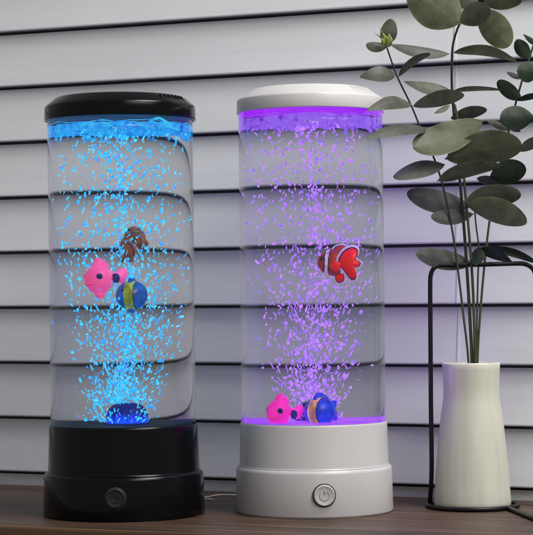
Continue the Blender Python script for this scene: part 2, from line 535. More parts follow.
def dome_mat(name, top, mid, low, hgt, strength):
    m, nt, out = mat(name)
    tc = N(nt, 'ShaderNodeTexCoord'); sp = N(nt, 'ShaderNodeSeparateXYZ')
    nt.links.new(tc.outputs['Object'], sp.inputs[0])
    mp = N(nt, 'ShaderNodeMapping'); mp.inputs['Scale'].default_value = (260, 260, 40)
    nt.links.new(tc.outputs['Object'], mp.inputs[0])
    n = N(nt, 'ShaderNodeTexNoise', Scale=1.0, Detail=3.0); nt.links.new(mp.outputs[0], n.inputs['Vector'])
    ma = N(nt, 'ShaderNodeMath', operation='MULTIPLY_ADD'); ma.inputs[1].default_value = hgt * 0.9
    nt.links.new(n.outputs['Fac'], ma.inputs[0]); nt.links.new(sp.outputs['Z'], ma.inputs[2])
    mr = N(nt, 'ShaderNodeMapRange'); mr.inputs['From Min'].default_value = hgt * 0.35; mr.inputs['From Max'].default_value = hgt * 1.35
    nt.links.new(ma.outputs[0], mr.inputs['Value'])
    r = ramp(nt, mr.outputs[0], [(0.0, low), (0.38, mid), (0.62, top), (1.0, top)])
    p = N(nt, 'ShaderNodeBsdfPrincipled', Roughness=0.4)
    p.inputs['Specular IOR Level'].default_value = 0.15
    p.inputs['Emission Strength'].default_value = strength
    nt.links.new(r.outputs[0], p.inputs['Base Color']); nt.links.new(r.outputs[0], p.inputs['Emission Color'])
    nt.links.new(p.outputs[0], out.inputs[0])
    return m
m_pump_lo = dome_mat('blue_lit_dome', (0.002, 0.004, 0.07), (0.003, 0.02, 0.35), (0.006, 0.07, 1.0), 0.02, 0.9)
m_pump_hi = m_pump_lo
m_pump_lv = dome_mat('violet_lit_dome', (0.012, 0.006, 0.07), (0.02, 0.01, 0.14), (0.06, 0.02, 0.4), 0.02, 0.5)

LL = make_lamp('bubble_lamp', 'tall cylindrical water lamp with glossy black base and lid, glowing blue bubbles', -0.012, 124.4,
    (513.5, 470.5, 423.5, 121.5, 107, 98.5), (80.8, 79.6, 75.6, 74.0, 72.6, 75.6, 64), (m_blackp, m_blackb, m_symb),
    (m_lid_b, m_flo_b, m_pump_lo, m_pump_hi), (122, 498.5, 10.2), 3, (m_fr_b, m_sp_b, 129.5), (126.5, 19.5, 20),
    [[(148, 122, 0), (154, 118.5, 0), (160, 116.2, -0.004), (166, 116, -0.006), (172, 118.5, -0.004), (179, 122, 0)],
     [(151, 121.5, 0.002), (157, 119.2, 0.002), (162, 120.5, 0), (167, 121, 0), (172, 120.5, 0)],
     [(158, 123, 0), (163, 121.5, -0.002), (166, 119.5, 0)], [(168, 117, 0), (171, 120, -0.003), (178, 124, 0), (186, 126, 0.01)]])
LR = make_lamp('bubble_lamp', 'tall cylindrical water lamp with white base and lid, glowing violet bubbles', 0.0, 314.6,
    (510.3, 464.5, 421, 113.8, 100, 90), (78.6, 77.8, 74.4, 73.4, 72.2, 73.8, 57), (m_whitep, m_whiteb, m_symw),
    (m_lid_v, m_flo_v, m_pump_lv, m_pump_lv), (322, 496, 11.2), 8, (m_fr_v, m_fr_v, 122.5), (316, 19.5, 19), None)

def in_tank(L, px, py, dy=0.0):
    """local point in a tank for something seen at px, py; dy = depth from the axis; undoes the cylinder's magnification"""
    k = L['k']
    R = L['Rw']
    d = max(0.15, (R + dy) / R)                       # distance behind the front wall, in radii
    inv = 1.333 / d - 0.333
    mag = 1.333 * (1 / inv) / d
    ax = L['axis_px'] - (L['pb'] - py) * math.tan(ROLL)
    return Vector(((px - ax) * k / mag, dy, (L['pb'] - py) * k)) + L['loc'], mag

# ------------------------------------------------------------------ bubbles
m_bub_b = glow('blue_bubble', [(0.32, (0.12, 0.20, 0.95)), (0.42, (0.008, 0.33, 1.0)), (0.5, CY1), (0.58, CY3), (0.66, (0.20, 0.75, 1.0)), (0.74, (0.02, 0.38, 1.0))], 1.3, 260, 2, clear=0.45, rim=True)
m_bub_v = glow('violet_bubble', [(0.32, (0.17, 0.08, 0.85)), (0.44, (0.36, 0.16, 1.0)), (0.54, (0.47, 0.20, 1.0)), (0.62, (0.60, 0.30, 1.0)), (0.70, (0.80, 0.13, 0.98))], 1.25, 230, 2, clear=0.5, rim=True)

def pill_mesh(name, m, L_, w, bend):
    bm = bmesh.new()
    pts = [Vector((bend * math.sin(PI * q / 4), 0, (q / 4 - 0.5) * L_)) for q in range(5)]
    tube(bm, pts, [w * 0.55, w * 0.95, w, w * 0.95, w * 0.5], 6)
    bmesh.ops.recalc_face_normals(bm, faces=bm.faces)
    me = bpy.data.meshes.new(name)
    bm.to_mesh(me); bm.free()
    for p_ in me.polygons: p_.use_smooth = True
    me.materials.append(m)
    return me

def bubble_field(L, m, n_ind, n_rest, name, label, group, stuff_label, seed, width):
    rnd = random.Random(seed)
    shapes = [pill_mesh('bubble', m, l, w, b) for l, w, b in ((0.0036, 0.00055, 0), (0.0046, 0.0005, 0.0003), (0.0026, 0.0008, 0), (0.0058, 0.00045, 0.0005), (0.0017, 0.0010, 0), (0.0042, 0.0006, -0.0003), (0.0052, 0.0005, -0.0005), (0.0030, 0.0012, 0.0002), (0.0016, 0.0007, 0))]
    spots = []
    hlo, hhi = L['ztop'] + 0.004, L['zf'] - 0.003
    while len(spots) < n_ind + n_rest:
        u = rnd.random() ** 1.65                      # denser near the pump
        z = hlo + (hhi - hlo) * u
        hw = width(u)
        a = rnd.uniform(0, 2 * PI)
        rr = hw * (abs(rnd.gauss(0, 0.62)) if rnd.random() < 0.6 else 1.12 * math.sqrt(rnd.random()))
        if rr > L['Rw'] - 0.006: continue
        x = rr * math.cos(a) + 0.002 + 0.004 * math.sin(u * 7 + seed); y = rr * math.sin(a)
        if math.hypot(x, y) > L['Rw'] * 0.76: continue
        if any((x - q[0]) ** 2 + (y - q[1]) ** 2 + ((z - q[2]) * 0.6) ** 2 < 0.0013 ** 2 for q in spots): continue
        if blocked(L, Vector((x, y, z))): continue
        if z < L['ztop'] + 0.021 and (math.hypot(x, y - 0.004) < 0.017 or (y < 0 and abs(x) < 0.0125 and rnd.random() < 0.6)): continue
        spots.append((x, y, z, u, (x / max(hw, 1e-3))))
    order = sorted(spots, key=lambda q: q[1])         # nearest the camera show largest
    step = lambda q: (rnd.gauss(0, 0.25), rnd.gauss(0.45 * q[4] * (1 - q[3]) + 0.1, 0.2 + 0.22 * q[3]), rnd.uniform(-0.5, 0.5))
    for i, q in enumerate(order[:n_ind]):
        o = bpy.data.objects.new(name, rnd.choice(shapes))
        o.location = L['loc'] + Vector(q[:3])
        o.rotation_euler = step(q)
        s = rnd.choice((0.7, 0.8, 0.9, 1.0, 1.15, 1.4)) * (0.88 + 0.15 * q[3])
        o.scale = (s, s, s)
        COL.objects.link(o)
        tag(o, label, 'bubble', group)
    bm = bmesh.new()
    for q in order[n_ind:]:
        me = rnd.choice(shapes)
        s = rnd.choice((0.55, 0.7, 0.8, 0.9, 1.0, 1.15, 1.4)) * (0.88 + 0.15 * q[3])
        mt = Matrix.Translation(Vector(q[:3])) @ Euler(step(q)).to_matrix().to_4x4() @ Matrix.Scale(s, 4)
        off = len(bm.verts)
        vs = [bm.verts.new(mt @ v.co) for v in me.vertices]
        for p_ in me.polygons: bm.faces.new([vs[i] for i in p_.vertices])
    o = link('bubble_stream', bm, m, loc=L['loc'])
    tag(o, stuff_label, 'bubbles', None, 'stuff')

FISH = []                                             # (lamp id, centre, radius): keep bubbles out of the toys
def blocked(L, p):
    for l, c, r in FISH:
        if l is L and (p - c).length < r: return True
    return False

# ------------------------------------------------------------------ toy fish
def body_shape(L_, H, W, nose=0.5, n=28, m_=20):
    """fish body along x, nose at -x: stations with tall oval sections"""
    bm = bmesh.new()
    rings = []
    for i in range(n + 1):
        t = i / n
        x = -L_ / 2 + L_ * (0.5 - 0.5 * math.cos(PI * t))
        e = math.sqrt(max(0.0, 1 - (2 * x / L_) ** 2))
        taper = 1.0 - nose * max(0.0, x / L_ * 2) ** 1.3
        if i in (0, n):
            rings.append([bm.verts.new((x, 0, 0))]); continue
        rings.append([bm.verts.new((x, W / 2 * e * taper * math.sin(2 * PI * q / m_), H / 2 * e * taper * math.cos(2 * PI * q / m_))) for q in range(m_)])
    for a, b in zip(rings[:-1], rings[1:]):
        for q in range(m_):
            j = (q + 1) % m_
            if len(a) == 1: bm.faces.new((a[0], b[q], b[j]))
            elif len(b) == 1: bm.faces.new((a[q], a[j], b[0]))
            else: bm.faces.new((a[q], a[j], b[j], b[q]))
    return bm

def fin(outline, th, layers=None, bulge=0.45):
    """flat rubber fin in the xz plane from an outline; layers = extra (scale, material index, lift) plates"""
    bm = bmesh.new()
    pts = smooth_path(list(outline) + [outline[0]], 5)[:-1]
    def plate(sc, idx, y0, y1):
        c = sum((Vector(p_) for p_ in pts), Vector()) / len(pts)
        fr = [bm.verts.new((c.x + (p_.x - c.x) * sc, y0, c.z + (p_.z - c.z) * sc)) for p_ in pts]
        bk = [bm.verts.new((c.x + (p_.x - c.x) * sc, y1, c.z + (p_.z - c.z) * sc)) for p_ in pts]
        cf = bm.verts.new((c.x, y0 - abs(y1 - y0) * bulge, c.z)); cb = bm.verts.new((c.x, y1 + abs(y1 - y0) * bulge, c.z))
        nn_ = len(pts)
        for q in range(nn_):
            j = (q + 1) % nn_
            for f in (bm.faces.new((fr[q], fr[j], cf)), bm.faces.new((bk[q], bk[j], cb)), bm.faces.new((fr[q], fr[j], bk[j], bk[q]))):
                f.material_index = idx
    plate(1.0, 0, -th / 2, th / 2)
    for sc, idx, lift in (layers or []):
        plate(sc, idx, -th / 2 - lift, th / 2 + lift)
    return bm

def banded(name, axis, stops, rough=0.35, emit=0.0, noise=0.0015, scale=1.0):
    """colour bands across an object axis (metres), hard edged"""
    m, nt, out = mat(name)
    tc = N(nt, 'ShaderNodeTexCoord')
    sp = N(nt, 'ShaderNodeSeparateXYZ')
    nz = N(nt, 'ShaderNodeTexNoise', Scale=180.0)
    nt.links.new(tc.outputs['Object'], nz.inputs['Vector'])
    nt.links.new(tc.outputs['Object'], sp.inputs[0])
    ma = N(nt, 'ShaderNodeMath', operation='MULTIPLY_ADD')
    nt.links.new(nz.outputs['Fac'], ma.inputs[0]); ma.inputs[1].default_value = noise
    nt.links.new(sp.outputs[axis], ma.inputs[2])
    mr = N(nt, 'ShaderNodeMapRange')
    lo, hi = stops[0][0], stops[-1][0] + 0.001
    mr.inputs['From Min'].default_value = lo; mr.inputs['From Max'].default_value = hi
    nt.links.new(ma.outputs[0], mr.inputs['Value'])
    r = ramp(nt, mr.outputs[0], [((s - lo) / (hi - lo), c) for s, c in stops], 'CONSTANT')
    n5 = N(nt, 'ShaderNodeTexNoise', Scale=95.0, Detail=1.0)
    nt.links.new(tc.outputs['Object'], n5.inputs['Vector'])
    r5 = ramp(nt, n5.outputs['Fac'], [(0.38, (0.62, 0.66, 0.75)), (0.62, (1.35, 1.5, 1.25))])
    m5 = N(nt, 'ShaderNodeMix', data_type='RGBA', blend_type='MULTIPLY'); m5.inputs['Factor'].default_value = 1.0
    nt.links.new(r.outputs[0], m5.inputs['A']); nt.links.new(r5.outputs[0], m5.inputs['B'])
    r = m5
    p = N(nt, 'ShaderNodeBsdfPrincipled', Roughness=rough)
    nt.links.new(r.outputs['Result'], p.inputs['Base Color'])
    if emit:
        nt.links.new(r.outputs['Result'], p.inputs['Emission Color'])
        p.inputs['Emission Strength'].default_value = emit
    nt.links.new(p.outputs[0], out.inputs[0])
    return m

mm = 0.001
def O(*pts): return [Vector((a * mm, 0, b * mm)) for a, b in pts]

def fish_root(name, label, L, px, py, dy, rot, scale=1.0, rad=0.017):
    p, mag = in_tank(L, px, py, dy)
    o = thing(name, label, 'toy fish', p, 'plastic fish drifting in the lamps')
    o.rotation_euler = rot
    o.scale = (scale, scale, scale)
    FISH.append((L, p - L['loc'], rad))
    return o

m_pinkL = principled('pink_fish_vinyl', (0.95, 0.10, 0.35), 0.35, emit=((1.0, 0.09, 0.33), 0.5), noise=((60, 60, 60), (0.98, 0.16, 0.46), 0.4, 0.6))  # emission added to the fish vinyl, standing in for light on it
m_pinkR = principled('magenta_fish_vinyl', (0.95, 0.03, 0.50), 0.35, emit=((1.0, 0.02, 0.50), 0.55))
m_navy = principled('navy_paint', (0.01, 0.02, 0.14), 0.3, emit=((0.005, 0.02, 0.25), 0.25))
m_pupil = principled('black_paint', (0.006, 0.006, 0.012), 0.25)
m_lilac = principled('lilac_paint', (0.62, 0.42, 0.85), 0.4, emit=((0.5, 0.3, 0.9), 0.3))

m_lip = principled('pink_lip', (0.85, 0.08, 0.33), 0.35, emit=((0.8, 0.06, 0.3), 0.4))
def pink_fish(root, m, spot=True):
    link('body', body_shape(33 * mm, 31 * mm, 27 * mm, 0.45), m, root)
    link('dorsal_fin', fin(O((-9, 11), (-5, 17), (-1, 21.5), (3, 19), (6, 17), (9, 12), (0, 9)), 6 * mm), m, root)
    link('tail_fin', fin(O((12, -4), (18, -2), (24, -6), (28, -2), (30, 6), (26, 9), (20, 5), (13, 5)), 5 * mm), m, root)
    for s in (-1, 1):
        o = link('belly_fin', fin(O((-5, -12), (-6, -17), (-3, -21), (1, -20), (3, -16), (4, -12)), 5 * mm), m, root, loc=(1 * mm + (0 if s < 0 else -1.5 * mm), s * 5 * mm, 0))
        o.rotation_euler = (s * -0.35, 0, 0)
    for s in (-1, 1):
        bm = bmesh.new(); ball(bm, (0, 0, 0), 3.7 * mm, 3, 1, 0.55, 1)
        e = link('eye', bm, m_navy, root, loc=(-9.2 * mm, s * 9.4 * mm, 2.5 * mm))
        e.rotation_euler = (0, 0, s * 0.62)
        bm = bmesh.new(); ball(bm, (0, s * 1.5 * mm, 0.2 * mm), 1.7 * mm, 2, 1, 0.5, 1)
        link('pupil', bm, m_pupil, e)
    bm = bmesh.new()
    tube(bm, smooth_path([Vector((-13.2 * mm, -7.0 * mm, -4.6 * mm)), Vector((-15.6 * mm, -3.6 * mm, -5.0 * mm)), Vector((-16.4 * mm, 0, -5.2 * mm)), Vector((-15.6 * mm, 3.6 * mm, -4.6 * mm)), Vector((-13.2 * mm, 7.0 * mm, -4.6 * mm))], 6), 0.9 * mm, 8)
    link('mouth', bm, m_lip, root)
    for s in (-1, 1):
        o = link('side_fin', fin(O((5, -4), (9, -5), (11.5, -1), (10, 4), (6, 4)), 4 * mm), m_navy, root, loc=(0.5 * mm, s * 10.2 * mm, 0))
        o.rotation_euler = (0, 0, s * 0.35)
        bm = bmesh.new(); ball(bm, (0, 0, 0), 3.2 * mm, 2, 1, 0.4, 1.3)
        o = link('cheek_patch', bm, m_lilac, root, loc=(4 * mm, s * 10.6 * mm, -5.5 * mm))
        o.rotation_euler = (s * -0.5, 0, s * 0.3)

f1 = fish_root('toy_fish', 'bright pink toy fish with a dark blue eye, floating beside a blue one', LL, 104, 279, -0.040, (0, math.radians(-4), math.radians(42)), 0.94)
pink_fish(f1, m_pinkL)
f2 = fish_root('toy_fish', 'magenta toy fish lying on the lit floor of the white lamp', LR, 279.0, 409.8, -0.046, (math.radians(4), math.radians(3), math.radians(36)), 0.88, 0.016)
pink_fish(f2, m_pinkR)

def tang(root, face, side, low, edge_shift, emit):
    """round blue fish seen from the nose: body with a coloured blaze down the face"""
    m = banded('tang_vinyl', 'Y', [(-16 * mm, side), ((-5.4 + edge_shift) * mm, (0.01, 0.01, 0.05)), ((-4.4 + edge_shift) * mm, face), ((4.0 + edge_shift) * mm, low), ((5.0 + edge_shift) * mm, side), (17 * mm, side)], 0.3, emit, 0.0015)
    mside = principled('tang_fin_blue', side, 0.3, emit=(side, emit))  # tang body and fins emit their own colour to look lit
    link('body', body_shape(36 * mm, 34 * mm, 32 * mm, 0.45), m, root)
    link('dorsal_fin', fin(O((-12, 11), (-8, 18), (-1, 21), (6, 18), (12, 13), (2, 9)), 4 * mm), mside, root)
    link('belly_fin', fin(O((-8, -12), (-6, -19), (1, -20), (6, -17), (8, -12), (0, -9)), 4 * mm), mside, root)
    link('tail_fin', fin(O((12, -3), (20, -10), (25, -9), (22, 0), (25, 9), (20, 10), (12, 3)), 4 * mm), mside, root)
    for s in (-1, 1):
        bm = bmesh.new(); ball(bm, (0, 0, 0), 2.3 * mm, 2)
        link('eye', bm, m_pupil, root, loc=(-14.2 * mm, (s * 5.2 + edge_shift) * mm, 4.5 * mm))

f3 = fish_root('toy_fish', 'round blue toy fish with a yellow green stripe down its face', LL, 134.5, 295.5, -0.030, (0, math.radians(4), math.radians(82)), 0.86)
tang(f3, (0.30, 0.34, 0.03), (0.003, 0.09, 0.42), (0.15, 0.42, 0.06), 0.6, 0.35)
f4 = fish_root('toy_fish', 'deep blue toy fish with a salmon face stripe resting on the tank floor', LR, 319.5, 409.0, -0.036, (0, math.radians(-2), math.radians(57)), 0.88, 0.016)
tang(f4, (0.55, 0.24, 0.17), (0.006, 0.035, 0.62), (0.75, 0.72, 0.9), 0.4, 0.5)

def clown(root, red, tail_red, white, emit, with_fan=True):
    blk = (0.012, 0.008, 0.012)
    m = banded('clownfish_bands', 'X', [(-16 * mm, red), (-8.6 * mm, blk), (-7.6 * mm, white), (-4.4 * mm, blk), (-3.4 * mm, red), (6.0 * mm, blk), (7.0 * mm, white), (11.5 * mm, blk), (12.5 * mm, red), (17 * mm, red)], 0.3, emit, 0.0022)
    mr = principled('clownfish_red', red, 0.3, emit=(red, emit))  # clownfish colours also emit, in place of light falling on them
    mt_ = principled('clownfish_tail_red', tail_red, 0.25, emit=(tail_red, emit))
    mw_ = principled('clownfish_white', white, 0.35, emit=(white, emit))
    mb_ = principled('clownfish_black', blk, 0.35)
    link('body', body_shape(33 * mm, 28 * mm, 19 * mm, 0.4), m, root)
    link('dorsal_fin', fin(O((-6, 10), (-3, 16), (4, 19), (11, 17), (16, 12), (14, 8), (6, 10)), 3 * mm, [(0.82, 1, 0.3 * mm), (0.70, 2, 0.6 * mm)]), [mw_, mb_, mr], root)
    link('belly_fin', fin(O((0, -11), (1, -18), (5, -21.5), (10, -18), (9, -11), (4, -8)), 3 * mm, [(0.86, 1, 0.3 * mm), (0.72, 2, 0.6 * mm)]), [mw_, mb_, mt_], root)
    if with_fan:
        lob = ((-10.5, 3.3), (-7.2, 10.5), (-0.7, 15.1), (5.3, 13.8), (6.2, 8.5), (5.2, 5.0), (10.5, 2.6), (9.8, -1.3), (5.6, -3.6), (8.3, -8.5), (7.9, -13.8), (3.9, -14.8), (-0.7, -11.2), (-4.6, -7.2), (-9.8, -3.3))
        tf = link('tail_fin', fin(O(*[(a * 1.24, c_ * 1.24) for a, c_ in lob]), 3 * mm,
                  [(0.87, 1, 0.4 * mm), (0.80, 2, 0.9 * mm)]), [mw_, mb_, mt_], root, loc=(15.5 * mm, -9 * mm, 0.5 * mm))
        tf.rotation_euler = (0, 0.1, 0.12)
    for s in (-1, 1):
        bm = bmesh.new(); ball(bm, (0, 0, 0), 1.9 * mm, 2)
        link('eye', bm, m_pupil, root, loc=(-11.5 * mm, s * 6.2 * mm, 3 * mm))
        o = link('side_fin', fin(O((-2, -4), (3, -8), (8, -6), (8, 1), (2, 2)), 2 * mm), mt_, root, loc=(-1 * mm, s * 9.6 * mm, -1 * mm))
        o.rotation_euler = (0, 0, s * 0.3)

f5 = fish_root('toy_fish', 'red clownfish toy with white bands and a fanned tail, among violet bubbles', LR, 334.5, 263.5, -0.032, (0, math.radians(5), math.radians(-10)), 0.97)
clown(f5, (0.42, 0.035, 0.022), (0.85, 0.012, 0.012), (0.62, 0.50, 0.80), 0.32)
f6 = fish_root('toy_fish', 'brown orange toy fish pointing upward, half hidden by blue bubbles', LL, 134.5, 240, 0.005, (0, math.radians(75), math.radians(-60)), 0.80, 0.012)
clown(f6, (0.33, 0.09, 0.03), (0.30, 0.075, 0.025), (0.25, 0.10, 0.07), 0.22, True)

bubble_field(LL, m_bub_b, 150, 2400, 'bubble', 'small bright blue bubble rising in the water of the black lamp', 'blue bubbles rising in the black lamp',
    'cloud of tiny blue bubbles streaming up from the pump in the black lamp', 11, lambda u: (0.018 + 0.036 * min(1, u * 1.55) ** 0.9))
bubble_field(LR, m_bub_v, 150, 1950, 'bubble', 'small glowing violet bubble rising in the water of the white lamp', 'violet bubbles rising in the white lamp',
    'cloud of tiny violet bubbles streaming up from the floor of the white lamp', 23, lambda u: (0.018 + 0.034 * min(1, u * 1.5) ** 0.9))

# ------------------------------------------------------------------ cable
m_cable = principled('white_cable', (0.6, 0.58, 0.56), 0.4)
bm = bmesh.new()
zc = 0.0010
pts = [on_shelf(px, py, zc) for px, py in ((270, 494), (250, 494.6), (236, 495.2), (219, 495.0), (207, 497), (194, 497.5), (186, 496.2), (182, 497.6), (190, 499.6), (200, 499.6), (207, 499.0), (213, 499.8))]
tube(bm, smooth_path(pts, 6), 0.0009, 8)
cb = link('power_cable', bm, m_cable)
tag(cb, 'thin pale power cable lying on the shelf between the two lamps', 'cable')

# ------------------------------------------------------------------ vase and wire stand
VY = 0.012
vb = at(472.6, 507.5, VY)
VK = (VY - CAMY) / F
VL = Vector((vb.x, VY, 0))
m_vase, nt, out = mat('cream_ceramic')
p = N(nt, 'ShaderNodeBsdfPrincipled', Roughness=0.42)
tc = N(nt, 'ShaderNodeTexCoord')
mp = N(nt, 'ShaderNodeMapping'); mp.inputs['Scale'].default_value = (70, 70, 5)
nt.links.new(tc.outputs['Object'], mp.inputs[0])
n1 = N(nt, 'ShaderNodeTexNoise', Scale=1.0, Detail=3.0)
nt.links.new(mp.outputs[0], n1.inputs['Vector'])
r = ramp(nt, n1.outputs['Fac'], [(0.3, (0.50, 0.485, 0.41)), (0.7, (0.60, 0.585, 0.50))])
nt.links.new(r.outputs[0], p.inputs['Base Color'])
b = N(nt, 'ShaderNodeBump', Strength=0.25, Distance=0.0015)
nt.links.new(n1.outputs['Fac'], b.inputs['Height']); nt.links.new(b.outputs[0], p.inputs['Normal'])
nt.links.new(p.outputs[0], out.inputs[0])
vase = bm = bmesh.new()
vp = [(0, 0.5), (35.5, 0.5), (37.3, 1.3), (38.3, 3.5), (38.4, 7), (37.6, 18), (36.0, 40), (33.8, 65), (31.3, 88), (29.0, 103), (28.0, 112), (28.1, 122), (28.6, 138), (28.9, 143.6), (28.4, 144.6), (27.5, 144.9), (26.4, 144.2), (26.2, 140), (25.8, 112), (31, 70), (34, 10), (0, 6)]
lathe(bm, [(r_ * VK, z_ * VK) for r_, z_ in vp], 96)
vase = link('flower_vase', bm, m_vase, loc=VL)
tag(vase, 'cream ceramic vase flaring to a wide foot, holding the eucalyptus branches', 'vase')

m_iron = principled('black_wire', (0.006, 0.0055, 0.006), 0.4, 0.25)
st = thing('wire_stand', 'black wire stand whose ring surrounds the cream vase foot, with a tall hoop', 'stand', VL)
bm = bmesh.new()
RR = 45.0 * VK; tr = 2.4 * VK
ring = [Vector((RR * math.cos(2 * PI * q / 72), RR * math.sin(2 * PI * q / 72), tr)) for q in range(73)]
tube(bm, ring, tr, 10, cap=False)
bmesh.ops.remove_doubles(bm, verts=bm.verts, dist=1e-5)
link('base_ring', bm, m_iron, st)
bm = bmesh.new()
loc_ = lambda px, py, y: at(px, py, y) - VL
a0 = Vector((-RR * 0.93, RR * 0.25, tr))
hoop = [a0, loc_(431.6, 470, VY), loc_(430.9, 400, VY), loc_(430.4, 320, VY), loc_(430.2, 285, VY), loc_(430.8, 275, VY), loc_(433.5, 268.6, VY), loc_(439, 265.6, VY), loc_(447, 265.0, VY), loc_(480, 264.6, VY), loc_(515, 263.6, VY), loc_(524, 263.9, VY), loc_(530.5, 266.6, VY), loc_(534.6, 272, VY), loc_(535.8, 282, VY), loc_(537, 330, VY), loc_(538.5, 430, VY), loc_(539.6, 500, VY)]
end = hoop[-1].copy(); end.z = tr; hoop.append(end)
tube(bm, smooth_path(hoop, 5), 2.35 * VK, 10)
link('hoop', bm, m_iron, st)
bm = bmesh.new()
p0 = Vector((RR * 0.70, -RR * 0.72, tr)); p1 = on_shelf(533, 518, tr) - VL; p1.z = tr
p2 = p1 + (p1 - p0) * 0.4 
tube(bm, [p0, p0.lerp(p1, 0.5), p1, p2], tr * 0.95, 10)
tube(bm, [p2, Vector((end.x, (p2.y + end.y) / 2, tr)), Vector((end.x, end.y, tr))], tr * 0.95, 10)
link('foot_bar', bm, m_iron, st)

# ------------------------------------------------------------------ eucalyptus
def leaf_mat(name, c1, c2, c3, rough=0.5):
    c1, c2, c3 = (tuple(v * f for v, f in zip(c, (0.72, 0.725, 0.66))) for c in (c1, c2, c3))
    m, nt, out = mat(name)
    tc = N(nt, 'ShaderNodeTexCoord')
    n1 = N(nt, 'ShaderNodeTexNoise', Scale=70.0, Detail=5.0, Roughness=0.65)
    nt.links.new(tc.outputs['Object'], n1.inputs['Vector'])
    r = ramp(nt, n1.outputs['Fac'], [(0.32, c1), (0.5, c2), (0.7, c3)])
    # veins: fine voronoi cell borders
    v = N(nt, 'ShaderNodeTexVoronoi', feature='DISTANCE_TO_EDGE', Scale=420.0)
    nt.links.new(tc.outputs['Object'], v.inputs['Vector'])
    rv = ramp(nt, v.outputs['Distance'], [(0.0, (1.22, 1.22, 1.15)), (0.12, (1, 1, 1))])
    mx = N(nt, 'ShaderNodeMix', data_type='RGBA', blend_type='MULTIPLY'); mx.inputs['Factor'].default_value = 0.6
    nt.links.new(r.outputs[0], mx.inputs['A']); nt.links.new(rv.outputs[0], mx.inputs['B'])
    # midrib from the UV map laid along the leaf
    sx = N(nt, 'ShaderNodeSeparateXYZ'); nt.links.new(tc.outputs['UV'], sx.inputs[0])
    su = N(nt, 'ShaderNodeMath', operation='SUBTRACT'); su.inputs[1].default_value = 0.5
    nt.links.new(sx.outputs['Y'], su.inputs[0])
    ab = N(nt, 'ShaderNodeMath', operation='ABSOLUTE'); nt.links.new(su.outputs[0], ab.inputs[0])
    rm = ramp(nt, ab.outputs[0], [(0.0, (1.35, 1.35, 1.2)), (0.035, (1, 1, 1))])
    mx2 = N(nt, 'ShaderNodeMix', data_type='RGBA', blend_type='MULTIPLY'); mx2.inputs['Factor'].default_value = 0.7
    nt.links.new(mx.outputs['Result'], mx2.inputs['A']); nt.links.new(rm.outputs[0], mx2.inputs['B'])
    # side veins sweeping out from the midrib
    vm = N(nt, 'ShaderNodeMath', operation='MULTIPLY_ADD'); vm.inputs[1].default_value = -1.1
    nt.links.new(ab.outputs[0], vm.inputs[0]); nt.links.new(sx.outputs['X'], vm.inputs[2])
    vs_ = N(nt, 'ShaderNodeMath', operation='MULTIPLY'); vs_.inputs[1].default_value = 11.0
    nt.links.new(vm.outputs[0], vs_.inputs[0])
    nv = N(nt, 'ShaderNodeTexNoise', Scale=160.0); nt.links.new(tc.outputs['Object'], nv.inputs['Vector'])
    va = N(nt, 'ShaderNodeMath', operation='ADD'); nt.links.new(vs_.outputs[0], va.inputs[0]); nt.links.new(nv.outputs['Fac'], va.inputs[1])
    vf = N(nt, 'ShaderNodeMath', operation='FRACT'); nt.links.new(va.outputs[0], vf.inputs[0])
    rvn = ramp(nt, vf.outputs[0], [(0.0, (1, 1, 1)), (0.06, (1.30, 1.30, 1.2)), (0.14, (0.93, 0.93, 0.93)), (1.0, (1, 1, 1))])
    mxv = N(nt, 'ShaderNodeMix', data_type='RGBA', blend_type='MULTIPLY'); mxv.inputs['Factor'].default_value = 0.6
    nt.links.new(mx2.outputs['Result'], mxv.inputs['A']); nt.links.new(rvn.outputs[0], mxv.inputs['B'])
    mx2 = mxv
    re_ = ramp(nt, ab.outputs[0], [(0.44, (1, 1, 1)), (0.49, (1.7, 1.7, 1.55))])
    mx3 = N(nt, 'ShaderNodeMix', data_type='RGBA', blend_type='MULTIPLY'); mx3.inputs['Factor'].default_value = 0.8
    nt.links.new(mx2.outputs['Result'], mx3.inputs['A']); nt.links.new(re_.outputs[0], mx3.inputs['B'])
    oi = N(nt, 'ShaderNodeObjectInfo')
    ro = ramp(nt, oi.outputs['Random'], [(0.0, (0.78, 0.80, 0.80)), (1.0, (1.25, 1.24, 1.12))])
    mx4 = N(nt, 'ShaderNodeMix', data_type='RGBA', blend_type='MULTIPLY'); mx4.inputs['Factor'].default_value = 1.0
    nt.links.new(mx3.outputs['Result'], mx4.inputs['A']); nt.links.new(ro.outputs[0], mx4.inputs['B'])
    mx2 = mx4
    p = N(nt, 'ShaderNodeBsdfPrincipled', Roughness=rough)
    p.inputs['Specular IOR Level'].default_value = 0.3
    nt.links.new(mx2.outputs['Result'], p.inputs['Base Color'])
    b = N(nt, 'ShaderNodeBump', Strength=0.2, Distance=0.0006)
    nt.links.new(v.outputs['Distance'], b.inputs['Height']); nt.links.new(b.outputs[0], p.inputs['Normal'])
    tl = N(nt, 'ShaderNodeBsdfTranslucent'); nt.links.new(mx2.outputs['Result'], tl.inputs[0])
    ms = N(nt, 'ShaderNodeMixShader'); ms.inputs[0].default_value = 0.2
    nt.links.new(p.outputs[0], ms.inputs[1]); nt.links.new(tl.outputs[0], ms.inputs[2])
    nt.links.new(ms.outputs[0], out.inputs[0])
    return m
